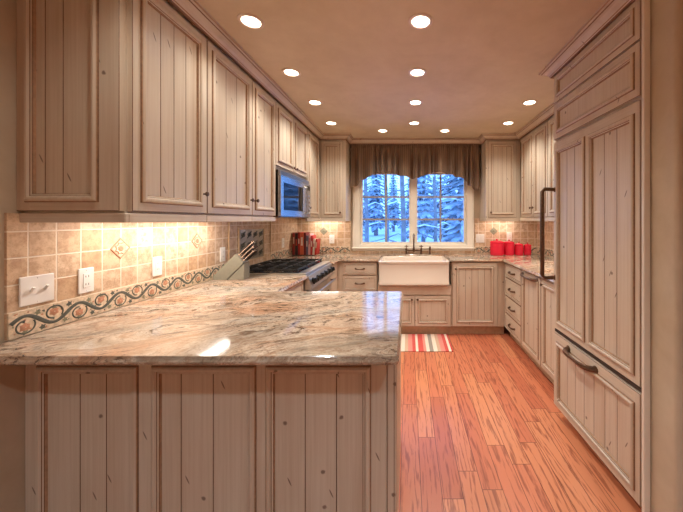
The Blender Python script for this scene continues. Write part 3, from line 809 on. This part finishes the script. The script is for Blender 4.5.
b = B(); b.box(.006, W-.006, -.028, -.001, .105, .262, 'steel', .003); b.build('storage_drawer', t)

# ================================================================== SINK + FAUCET
t = thing('farmhouse_sink', 'white fireclay farmhouse sink with tall apron under the window', 'sink', (.069, 3.497, 0), 0)
b = B(); hw = .411; wt = .022; D = .495; z0, z1 = .612, .897
def rr(x0, x1, y0, y1, r, z, n=5):
    o = []
    for cx, cy, a0 in ((x1-r, y0+r, -PI/2), (x1-r, y1-r, 0), (x0+r, y1-r, PI/2), (x0+r, y0+r, PI)):
        for k in range(n): a = a0+k/(n-1)*PI/2; o.append((cx+r*math.cos(a), cy+r*math.sin(a), z))
    return o
rs = [rr(-hw, hw, .0, D, .012, z0), rr(-hw-.004, hw+.004, -.006, D, .014, z0+.006), rr(-hw-.004, hw+.004, -.006, D, .014, z0+.034), rr(-hw, hw, 0, D, .012, z0+.042),
      rr(-hw, hw, 0, D, .012, z1-.036), rr(-hw-.003, hw+.003, -.008, D, .014, z1-.028), rr(-hw-.003, hw+.003, -.008, D, .014, z1-.006), rr(-hw+.005, hw-.005, .005, D-.005, .012, z1),
      rr(-hw+wt, hw-wt, wt, D-.055, .03, z1), rr(-hw+wt+.006, hw-wt-.006, wt+.006, D-.06, .03, z1-.01), rr(-hw+wt+.02, hw-wt-.02, wt+.02, D-.075, .04, z0+.05), rr(-hw+wt+.05, hw-wt-.05, wt+.05, D-.10, .03, z0+.035)]
b.rings(rs, 'sink', True, 'sink', 'sink', True); sb = b.build('basin', t)
b = B(); b.lathe([(.045, 0), (.045, .003), (.03, .001), (.0, .0)], 0, .24, z0+.0355, 'steel', 20); b.build('drain', t)
t = thing('bridge_faucet', 'dark bronze bridge faucet with two handles behind the sink', 'faucet', (.078, 4.045, CT1), 0)
b = B(); pts = [(0, 0, .055), (0, 0, .20)]
for k in range(1, 10): a = k/9*PI*.92; pts.append((0, -.055+.055*math.cos(a), .20+.055*math.sin(a)))
pts.append((0, -.112, .165)); b.tube(pts, .0095, 'bronze', 12); b.lathe([(.016, .0), (.017, .03), (.012, .05), (.012, .06)], 0, 0, .035, 'bronze', 14)
b.lathe([(.013, 0), (.015, .006), (.009, .018), (.006, .03), (.0, .034)], 0, 0, .248, 'bronze', 12); b.build('spout', t)
b = B(); b.tube([(-.10, 0, .052), (.10, 0, .052)], .009, 'bronze', 12); b.build('bridge', t)
for sx in (-1, 1):
    b = B(); b.lathe([(.022, .0005), (.022, .006), (.013, .012), (.012, .05), (.016, .06), (.013, .075), (.008, .085)], sx*.10, 0, 0, 'bronze', 14)
    b.tube([(sx*.10, 0, .08), (sx*.10, 0, .125)], [.008, .005], 'bronze', 8); b.tube([(sx*.10-.025, 0, .108), (sx*.10+.025, 0, .108)], .0055, 'bronze', 8); b.build('handle', t)
t = tag(B().lathe([(.020, .0005), (.020, .006), (.012, .012), (.010, .05), (.014, .06), (.013, .095), (.008, .105), (.0, .108)], 0, 0, 0, 'bronze', 14).build('side_sprayer', None, (.295, 4.045, CT1)), 'bronze side sprayer standing just right of the bridge faucet', 'sprayer')

# ================================================================== VALANCE
def interp(tab, x):
    if x <= tab[0][0]: return tab[0][1]
    for (a, va), (b_, vb) in zip(tab, tab[1:]):
        if x <= b_:
            t_ = (x-a)/(b_-a); t_ = t_*t_*(3-2*t_) if 0 else t_
            return va+(vb-va)*t_
    return tab[-1][1]
VB = [(351, 187), (356, 186), (363, 179.5), (373, 175.2), (380.6, 172.6), (391, 173), (400, 175.5), (408.5, 177.7), (413.6, 178.7), (420, 177.2), (428, 174), (436.4, 171.9), (444, 172.5), (451.7, 175), (464.4, 179.5), (469.4, 185), (474, 189.6), (478, 190)]
N, K = 420, 30; ys = 4.005; s0 = 300/ys
vx0, vx1 = -.755, .945
vs, fs, uvs = [], [], []
rng = random.Random(3); ph = [rng.uniform(0, 6.28) for _ in range(6)]
for i in range(N+1):
    u = i/N; x = vx0+(vx1-vx0)*u
    px = 408+x*s0; zb = EYE-(interp(VB, px)-220.5)/s0; zt = 2.396
    fold = math.sin(2*PI*(u*17+.35*math.sin(2*PI*u*3+ph[0])+.2*math.sin(2*PI*u*7+ph[1])))
    fold2 = math.sin(2*PI*u*61+ph[2]); fold3 = math.sin(2*PI*u*11+ph[3])
    for k in range(K+1):
        v = k/K; z = zt+(zb-zt)*v
        ruf = .007 if v < .1 else .0
        amp = .010+.042*min(1, max(0, v-.10)*2.2)
        pk = math.exp(-((v-.11)/.025)**2)
        y = ys - amp*(.75*fold+.3*fold3) - .004*fold2*(1-v) + .006*pk
        if v < .09: y = ys - (.008*fold2+.006*fold)
        xx = x + .006*fold3*v
        vs.append((xx, y, z)); uvs.append((u, v))
for i in range(N):
    for k in range(K): a = i*(K+1)+k; fs.append((a, a+1, a+K+2, a+K+1))
me = bpy.data.meshes.new('window_valance'); me.from_pydata(vs, [], fs); me.materials.append(M['valance'])
uvl = me.uv_layers.new(name='UVMap')
for l in me.loops: uvl.data[l.index].uv = uvs[l.vertex_index]
me.polygons.foreach_set('use_smooth', [True]*len(fs)); me.update()
vo = bpy.data.objects.new('fabric', me); COL.objects.link(vo); so = vo.modifiers.new('s', 'SOLIDIFY'); so.thickness = .003
t = thing('window_valance', 'gathered brown striped fabric valance with scalloped hem over the window', 'valance', (0, 0, 0)); vo.parent = t
b = B(); b.tube([(-.77, ys+.017, 2.355), (.965, ys+.017, 2.355)], .007, 'bronze', 8); b.build('curtain_rod', t)

# ================================================================== CANISTERS
def canister(label, x, y, r, h):
    t = thing('canister', label, 'canister', (x, y, CT1), 0, 'red canisters')
    b = B(); hb = h*.80
    b.lathe([(r*.90, .0005), (r*.97, .006), (r, .02), (r, hb-.012), (r*.975, hb-.004), (r*.94, hb)], 0, 0, 0, 'red', 32); b.build('jar', t)
    b = B(); b.lathe([(r*.96, hb+.0005), (r*1.0, hb+.004), (r*1.0, hb+.014), (r*.93, hb+(h-hb)*.62), (r*.6, h*.975), (r*.16, h*.985)], 0, 0, 0, 'red', 32); l = b.build('lid', t)
    b = B(); b.lathe([(r*.12, 0), (r*.10, .006), (r*.19, .013), (r*.15, .020), (0, .022)], 0, 0, h*.985, 'red', 16); b.build('lid_knob', l)
canister('largest red ceramic canister, left end of the row of four', 1.172, 3.955, .088, .195)
canister('second largest red ceramic canister, beside the biggest one', 1.335, 3.965, .068, .185)
canister('third red ceramic canister from the left, smaller than the pair beside it', 1.468, 3.970, .056, .155)
canister('smallest red ceramic canister, right end of the row', 1.583, 3.975, .048, .145)

# ================================================================== BOOKS
rack = thing('book_rack', 'low dark wire rack holding cookbooks in the back left corner', 'book rack', (-1.31, 3.97, CT1), 0)
b = B()
for yy in (-.08, .08): b.tube([(-.19, yy, .006), (.19, yy, .006)], .004, 'bronze', 6)
for xx in (-.19, -.06, .06, .19): b.tube([(xx, -.08, .006), (xx, .08, .006)], .003, 'bronze', 6)
b.build('base', rack)
for xx in (-.19, .205):
    b = B(); b.tube([(xx, -.08, .004), (xx, -.08, .11), (xx, .08, .11), (xx, .08, .004)], .004, 'bronze', 6); b.build('side_hoop', rack)
books = [ # thickness, height, depth, cover, band, lean, label
 (.030, .285, .16, (150, 42, 34), (210, 190, 160), 0, 'dark red tall cookbook at the far left end of the rack'),
 (.036, .280, .17, (40, 24, 26), (180, 60, 44), 0, 'thick black cookbook second from the left in the rack'),
 (.026, .290, .16, (170, 34, 30), (236, 220, 200), 0, 'bright red tall cookbook between the black and the cream-orange one'),
 (.048, .285, .17, (214, 104, 70), (240, 226, 206), 0, 'thick orange and cream cookbook in the middle of the rack'),
 (.026, .288, .16, (120, 34, 38), (60, 70, 60), 0, 'maroon cookbook right of the thick orange one'),
 (.026, .250, .15, (108, 104, 128), (220, 210, 205), 0, 'grey-blue cookbook in the right half of the rack'),
 (.022, .272, .15, (238, 190, 190), (200, 60, 70), .03, 'pale pink slim cookbook leaning slightly right'),
 (.022, .250, .15, (196, 60, 60), (244, 232, 220), .045, 'slim coral red cookbook beside the pale pink one'),
 (.022, .205, .14, (238, 226, 214), (190, 40, 36), .06, 'small white cookbook near the right end of the rack'),
 (.022, .205, .14, (186, 30, 28), (232, 214, 190), .08, 'small red cookbook at the right end of the rack'),
]
cx = -1.495
for i, (th, h, dp, c1, c2, lean, lab) in enumerate(books):
    M['cov%d' % i] = mk_simple('book_cover_%d' % i, srgb(*c1), .4, 0, .06, 30); M['band%d' % i] = mk_simple('book_band_%d' % i, srgb(*c2), .5, 0, .08, 90)
    M['cov%d' % i].name = 'book_cover'; M['band%d' % i].name = 'book_spine_print'
    if 'pages' not in M: M['pages'] = mk_simple('book_pages', srgb(236, 224, 200), .8, 0, .05, 200)
    t = thing('cookbook', lab, 'book', (cx+th/2, 3.885, CT1+.011), 0, 'cookbooks in the back left corner')
    t.rotation_euler.y = lean
    b = B(); w2 = th/2-.0006
    b.box(-w2, -w2+.002, .0, dp, 0, h, 'cov%d' % i); b.box(w2-.002, w2, 0, dp, 0, h, 'cov%d' % i); b.box(-w2, w2, -.0025, .0, 0, h, 'cov%d' % i, .001); cv = b.build('cover', t)
    b = B(); b.box(-w2+.002, w2-.002, .0005, dp-.005, .004, h-.004, 'pages'); b.build('page_block', t)
    b = B(); b.box(-w2*.55, w2*.55, -.0033, -.0026, h*(.42 if i % 2 else .5), h*(.72 if i % 3 else .8), 'band%d' % i); b.build('spine_print', cv)
    cx += th + (.0015 if lean == 0 else .006)

# ================================================================== KNIFE BLOCK
t = thing('knife_block', 'grey slanted knife block with steel-and-black handled knives by the range', 'knife block', (-1.375, 2.30, CT1), math.radians(4))
b = B(); d0, d1 = 0, .10
b.prism([(-.112, .001), (-.018, .001), (.108, .128), (.050, .198), (-.118, .028)], d0, d1, 'block', 'y'); bl = b.build('block', t)
b = B(); b.prism([(-.010, .001), (.112, .001), (.112, .122)], d0+.004, d1-.004, 'block', 'y'); b.build('foot', t)
ax = Vector((.72, 0, .69)).normalized(); px_ = Vector((-.69, 0, .72)).normalized()
A0 = Vector((.108, 0, .128)); A1 = Vector((.050, 0, .198))
k = 0
for row in range(3):
    for col in range(2 if row == 2 else 3):
        c0 = A0.lerp(A1, .18+.30*row); c0.y = .018+.031*col
        kn = thing('kitchen_knife', None, 'knife', (0, 0, 0), 0, 'knives in the block')
        kn['label'] = ['steel handled knife in the lowest row of the block', 'steel handled knife in the middle row of the block', 'long steel handled knife in the top row of the block'][row]
        kn.location = Vector((-1.375, 2.30, CT1)) + Matrix.Rotation(math.radians(4), 3, 'Z') @ c0; kn.rotation_euler.z = math.radians(4)
        L = .105+.02*row
        def slabp(b, a, e_, hw_, hh, mat):
            P = []
            for s1 in (a, e_):
                c_ = ax*s1; P.append([c_+Vector((0, -hw_, 0))-px_*hh, c_+Vector((0, hw_, 0))-px_*hh, c_+Vector((0, hw_, 0))+px_*hh, c_+Vector((0, -hw_, 0))+px_*hh])
            b.rings(P, mat, True, mat, mat)
        b = B(); slabp(b, .0006, .018, .0055, .008, 'blade'); b.build('bolster', kn)
        b = B(); slabp(b, .018, L, .0065, .0085, 'knife'); slabp(b, L, L+.008, .0068, .009, 'blade'); hd = b.build('handle', kn)
        b = B(); slabp(b, .0185, L-.0005, .0072, .0028, 'blade'); b.build('tang', hd)

# ================================================================== RUG
t = tag(B().box(-.36, .475, 3.125, 3.60, .001, .010, 'rug', .003).build('kitchen_rug'), 'red white and grey striped rug on the floor in front of the sink', 'rug')

# ================================================================== REFRIGERATOR COLUMN (slightly out of square)
RA = -PI/2+math.radians(1.25)
FX, FY = 1.023+.021, 2.112
WF = .774
t = thing('refrigerator', 'built-in refrigerator faced with cream beadboard panels and a long bronze bar handle', 'refrigerator', (FX, FY, 0), RA)
b = B(); b.box(0, WF, 0, .62, .085, 1.922, 'paint'); b.box(.01, WF-.01, .06, .60, .001, .085, 'toe'); b.build('body', t)
d = framed(t, 'door', .006, WF-.006, .622, 1.912, [(.058, .350, .675, 1.845, 3), (.412, WF-.052, .675, 1.845, 3)])
h = B(); hx = .028
h.tube([(hx, FR, 1.585), (hx, FR-.075, 1.588), (hx, FR-.092, 1.57), (hx, FR-.092, 1.28), (hx, FR-.092, .99), (hx, FR-.075, .972), (hx, FR, .975)], [.014, .013, .0140, .0155, .0140, .013, .014], 'bronze', 12)
for z in (1.585, .975): h.lathe([(.019, 0), (.019, .006), (.013, .012)], hx, FR, z, 'bronze', 14, 'y')
h.build('handle', d)
b = B(); b.box(.004, WF-.004, -.012, -.0005, .596, .614, 'dark_slot'); b.build('seam_gasket', t)
d = framed(t, 'freezer_drawer', .006, WF-.006, .088, .590, [(.058, WF-.052, .148, .520, 7)])
pull(d, .325, .548, .27, r=.010, out=.048, mat='bronze', name='handle')
t = thing('wall_cabinet', 'cream cabinet above the refrigerator with a wide panel and frieze', 'cabinet', (FX, FY, 0), RA, 'glazed cream wall cabinets')
b = B(); b.box(0, WF, 0, .62, 1.924, 2.437, 'paint'); b.build('body', t)
framed(t, 'door', .006, WF-.006, 1.932, 2.178, [(.058, WF-.052, 1.985, 2.128, 1, .9)])
framed(t, 'frieze_panel', .006, WF-.006, 2.186, 2.374, [(.058, WF-.052, 2.232, 2.335, 1, .8)])
ca, sa = math.cos(RA), math.sin(RA)
def loc2(x, y): return (FX+ca*x-sa*y, FY+sa*x+ca*y)
# crown on the refrigerator column (return at the far end)
struct(sweep([loc2(-.001, .33), loc2(-.001, FR), loc2(WF, FR)][::1], [(o*1.0, z) for o, z in CP], CM).build('trim_4')) if 0 else None
pth = [Vector(loc2(-.001, .36)), Vector(loc2(-.001, FR-.001)), Vector(loc2(WF+.0, FR-.001))]
struct(sweep([tuple(p) for p in pth], CP, CM).build('trim_4'))
b = B(); b.box(1.036, 1.0655, 1.316, 1.333, .001, 2.439, 'white_trim', .003); struct(b.build('trim_5'))

# ================================================================== LIGHTS
def area(parent, name, loc, size, size_y, power, color, rot=(0, 0, 0), shape='RECTANGLE', spread=PI):
    l = bpy.data.lights.new(name, 'AREA'); l.shape = shape; l.size = size
    if shape == 'RECTANGLE': l.size_y = size_y
    l.energy = power; l.color = color; l.spread = spread
    o = bpy.data.objects.new(name, l); COL.objects.link(o); o.parent = parent; o.location = loc; o.rotation_euler = rot
    return o
WARM = (1, .95, .86)
KP = 24
def downlight(label, x, y, power=KP, group='recessed ceiling downlights', color=WARM):
    t = thing('ceiling_light', label, 'ceiling light', (x, y, 2.44), 0, group)
    b = B(); b.lathe([(.048, -.0005), (.049, -.006), (.064, -.005), (.067, -.0005)], 0, 0, 0, 'trimring', 28, cap=False); b.build('trim_ring', t)
    b = B(); b.lathe([(.047, -.002), (.040, -.0045), (.0, -.006)], 0, 0, 0, 'lens', 28, cap=False); b.build('lens', t)
    l = bpy.data.lights.new('lamp', 'SPOT'); l.energy = power; l.color = color; l.spot_size = math.radians(132); l.spot_blend = 1; l.shadow_soft_size = .045
    o = bpy.data.objects.new('lamp', l); COL.objects.link(o); o.parent = t; o.location = (0, 0, -.03)
    return t
YL = [1.61, 2.165, 2.715, 3.29]
pos = ['nearest the camera', 'second from the camera', 'third from the camera', 'farthest from the camera']
for k, y in enumerate(YL): downlight('recessed downlight in the left row, ' + pos[k], -.842, y, KP*(.55, .8, 1, 1)[k])
for k, y in enumerate(YL): downlight('recessed downlight in the middle row, ' + pos[k], .068, y)
for k, y in enumerate(YL[2:]): downlight('recessed downlight in the right row, ' + ('nearer the refrigerator' if k == 0 else 'nearer the back corner'), 1.10, y)
downlight('recessed downlight above the window, left of centre', -.30, 3.57, KP*.7)
downlight('recessed downlight above the window, right of centre', .44, 3.57, KP*.7)
for (x, y) in ((-.85, .95), (.07, .95)): downlight('recessed downlight over the near edge of the peninsula', x, y, KP*.5)
FILL_COOL = (.72, .90, 1.0)
for k, (x, y) in enumerate(((-.8, -.4), (.6, -.4), (1.9, -.5), (-.7, -1.9), (.6, -1.9), (1.9, -1.9))): downlight('added fill downlight in the unseen dining room behind the camera', x, y, 48, 'added dining room fill lights', FILL_COOL)  # lamps added out of view as cool fill for peninsula front and end panels
# under-cabinet strips
def strip(label, P, rotz, L, power):
    t = thing('under_cabinet_light', label, 'light', P, rotz, 'under-cabinet lights')
    b = B(); b.box(-L/2, L/2, -.04, .04, -.014, -.0005, 'white_plastic', .002); b.build('housing', t)
    b = B(); b.box(-L/2+.01, L/2-.01, -.03, .03, -.0155, -.0142, 'strip'); b.build('diffuser', t)
    area(t, 'lamp', (0, 0, -.02), L, .05, power, (1, .92, .84))
strip('under-cabinet light strip beneath the cabinet nearest the camera', (-1.36, 1.52, 1.40), PI/2, .30, 1.7)
strip('under-cabinet light strip beneath the second left wall cabinet', (-1.36, 1.98, 1.40), PI/2, .55, 3.4)
strip('under-cabinet light strip over the cookbooks', (-1.10, 3.98, 1.40), 0, .36, 1.6)
strip('under-cabinet light strip over the red canisters', (1.25, 3.98, 1.40), 0, .36, .9)
strip('under-cabinet light strip beneath the right wall cabinets', (1.62, 2.9, 1.40), PI/2, .9, 4.5)

# ================================================================== OUTDOORS
def ground():
    b = B(); nx, ny = 30, 40
    rng = random.Random(5); i0 = 0
    def hgt(x, y): return -.65+.022*(y-6)+.12*math.sin(x*.35+1)*math.cos(y*.22)+.05*math.sin(x*1.1+y*.7)
    for j in range(ny+1):
        for i in range(nx+1):
            x = -32+64*i/nx; y = 4.6+70*(j/ny)**1.5; b.v.append((x, y, hgt(x, y)))
    for j in range(ny):
        for i in range(nx): a = j*(nx+1)+i; b.face([a, a+1, a+nx+2, a+nx+1], 'snow', True)
    o = b.build('snowy_ground', sharp=False); o['kind'] = 'structure'
    tag(o, 'snow covered ground outside the window', 'snow')
    return hgt
hgt = ground()
def conifer_mesh(seed, H, R):
    rng = random.Random(seed); b = B()
    z = 1.3
    while z < H-.15:
        f = 1-(z/H); r = R*(f**.85)+.08; n = max(5, int(11*f+4)); off = rng.uniform(0, 6)
        for k in range(n):
            a = off+2*PI*k/n+rng.uniform(-.2, .2); l = r*rng.uniform(.75, 1.1); droop = rng.uniform(.25, .45)
            seg = 5; d = Vector((math.cos(a), math.sin(a), 0)); sd = Vector((-math.sin(a), math.cos(a), 0))
            L_, C_, R_ = [], [], []
            for q in range(seg+1):
                t_ = q/seg; w_ = .26*l*math.sin(PI*min(1, t_*.85+.12))*(1-.55*t_)+.012
                c = d*l*t_ + Vector((0, 0, z-droop*l*t_*t_+.03*rng.random()))
                jag = .8+.5*rng.random()
                L_.append(c+sd*w_*jag-Vector((0, 0, .10*l*.6))); C_.append(c+Vector((0, 0, .02))); R_.append(c-sd*w_*jag-Vector((0, 0, .10*l*.6)))
            i0 = len(b.v)
            for p1, p2, p3 in zip(L_, C_, R_): b.v += [tuple(p1), tuple(p2), tuple(p3)]
            for q in range(seg): kk = i0+q*3; b.face([kk, kk+1, kk+4, kk+3], 'needles'); b.face([kk+1, kk+2, kk+5, kk+4], 'needles')
        z += .26+.10*rng.random()
    me_o = b.build('foliage', sharp=False); tb = B(); tb.tube([(0, 0, -.3), (0, 0, H*.5), (0, 0, H-.1)], [.17*H/9, .1*H/9, .02], 'bark', 8)
    return me_o, tb.build('trunk')
protos = [conifer_mesh(11, 9.5, 1.5), conifer_mesh(12, 12, 1.7), conifer_mesh(13, 7.5, 1.4)]
used = [False]*3
trees = [(x_, y_, k_ % 3) for k_, (x_, y_) in enumerate([(-3.1,14),(2.6,13),(.9,17.5),(4.8,18),(-5.6,20),(2.4,22),(6.3,24),(-5,24.5),(0.3,27),(4,28.5),(-3.2,30),(7.8,31),(-6.8,32),(1.4,34),(5.2,36),(-1.8,37.5),(9.5,39),(-5.4,39),(2.8,42.5),(-9,43),(6.6,44),(-2.4,46),(0.5,51),(10.5,49),(-6,51),(4.8,53),(8.6,58),(-3,58),(1.8,61)])]
rng = random.Random(9)
for k, (x, y, v) in enumerate(trees):
    side = 'left' if x < 0 else 'right'
    t = thing('conifer_tree', 'snow laden conifer tree standing outside beyond the kitchen window', 'tree', (x, y, hgt(x, y)-.05), rng.uniform(0, 6), 'snowy conifers outside')
    fo, tr = protos[v]
    if used[v]:
        fo = fo.copy(); COL.objects.link(fo); tr = tr.copy(); COL.objects.link(tr)
    used[v] = True; fo.parent = t; tr.parent = t
for k, (x, y, r, lab) in enumerate(((-.64, 8.9, .06, 'bare grey tree trunk outside, in the left window sash'), (-1.42, 10.2, .07, 'bare grey trunk outside near the left edge of the window'), (-.12, 6.9, .06, 'bare grey tree trunk outside, just left of the window mullion'), (.72, 8.0, .05, 'bare grey tree trunk outside, seen through the right sash'))):
    t = thing('bare_tree', lab, 'tree', (x, y, hgt(x, y)-.1))
    b = B(); b.tube([(0, 0, 0), (.02, 0, 2), (-.05, .0, 4), (.05, 0, 6.5)], [r*1.15, r, r*.8, r*.45], 'bark', 10); b.build('trunk', t)
    for q in range(14):
        z = 1.6+q*.33; a = rng.uniform(0, 6.28); l = rng.uniform(.6, 1.3)
        br = B(); br.tube([(0, 0, z), (l*.5*math.cos(a), l*.5*math.sin(a), z+.12), (l*math.cos(a), l*math.sin(a), z+.02)], [.022, .014, .005], 'snow' if q % 2 else 'bark', 5); br.build('branch', t)

# world: blue winter dusk sky
wd = bpy.data.worlds.new('World'); sc.world = wd; wd.use_nodes = True
bg = wd.node_tree.nodes['Background']
tcw = wd.node_tree.nodes.new('ShaderNodeTexCoord'); sx_ = wd.node_tree.nodes.new('ShaderNodeSeparateXYZ'); rp = wd.node_tree.nodes.new('ShaderNodeValToRGB')
wd.node_tree.links.new(tcw.outputs['Generated'], sx_.inputs[0]); wd.node_tree.links.new(sx_.outputs[2], rp.inputs[0]); wd.node_tree.links.new(rp.outputs[0], bg.inputs[0])
rp.color_ramp.elements[0].color = (.24, .52, 1, 1); rp.color_ramp.elements[1].color = (.09, .27, .9, 1)
bg.inputs[1].default_value = 3.8

# ================================================================== CAMERA
cam = bpy.data.cameras.new('camera'); co = bpy.data.objects.new('camera', cam); COL.objects.link(co); sc.camera = co
co.location = (0, 0, EYE); co.rotation_euler = (PI/2, 0, 0)
cam.sensor_fit = 'HORIZONTAL'; cam.sensor_width = 36; cam.lens = 300/683*36
cam.shift_x = -(408-341.5)/683; cam.shift_y = -(256-220.5)/683
cam.clip_start = .02; cam.clip_end = 200
sc.view_settings.view_transform = 'Standard'; sc.view_settings.look = 'None'; sc.view_settings.gamma = 1; sc.view_settings.use_curve_mapping = False
sc.view_settings.exposure = 0.22
sc.cycles.use_denoising = True
sc.cycles.max_bounces = 10; sc.cycles.diffuse_bounces = 5; sc.cycles.sample_clamp_indirect = 4
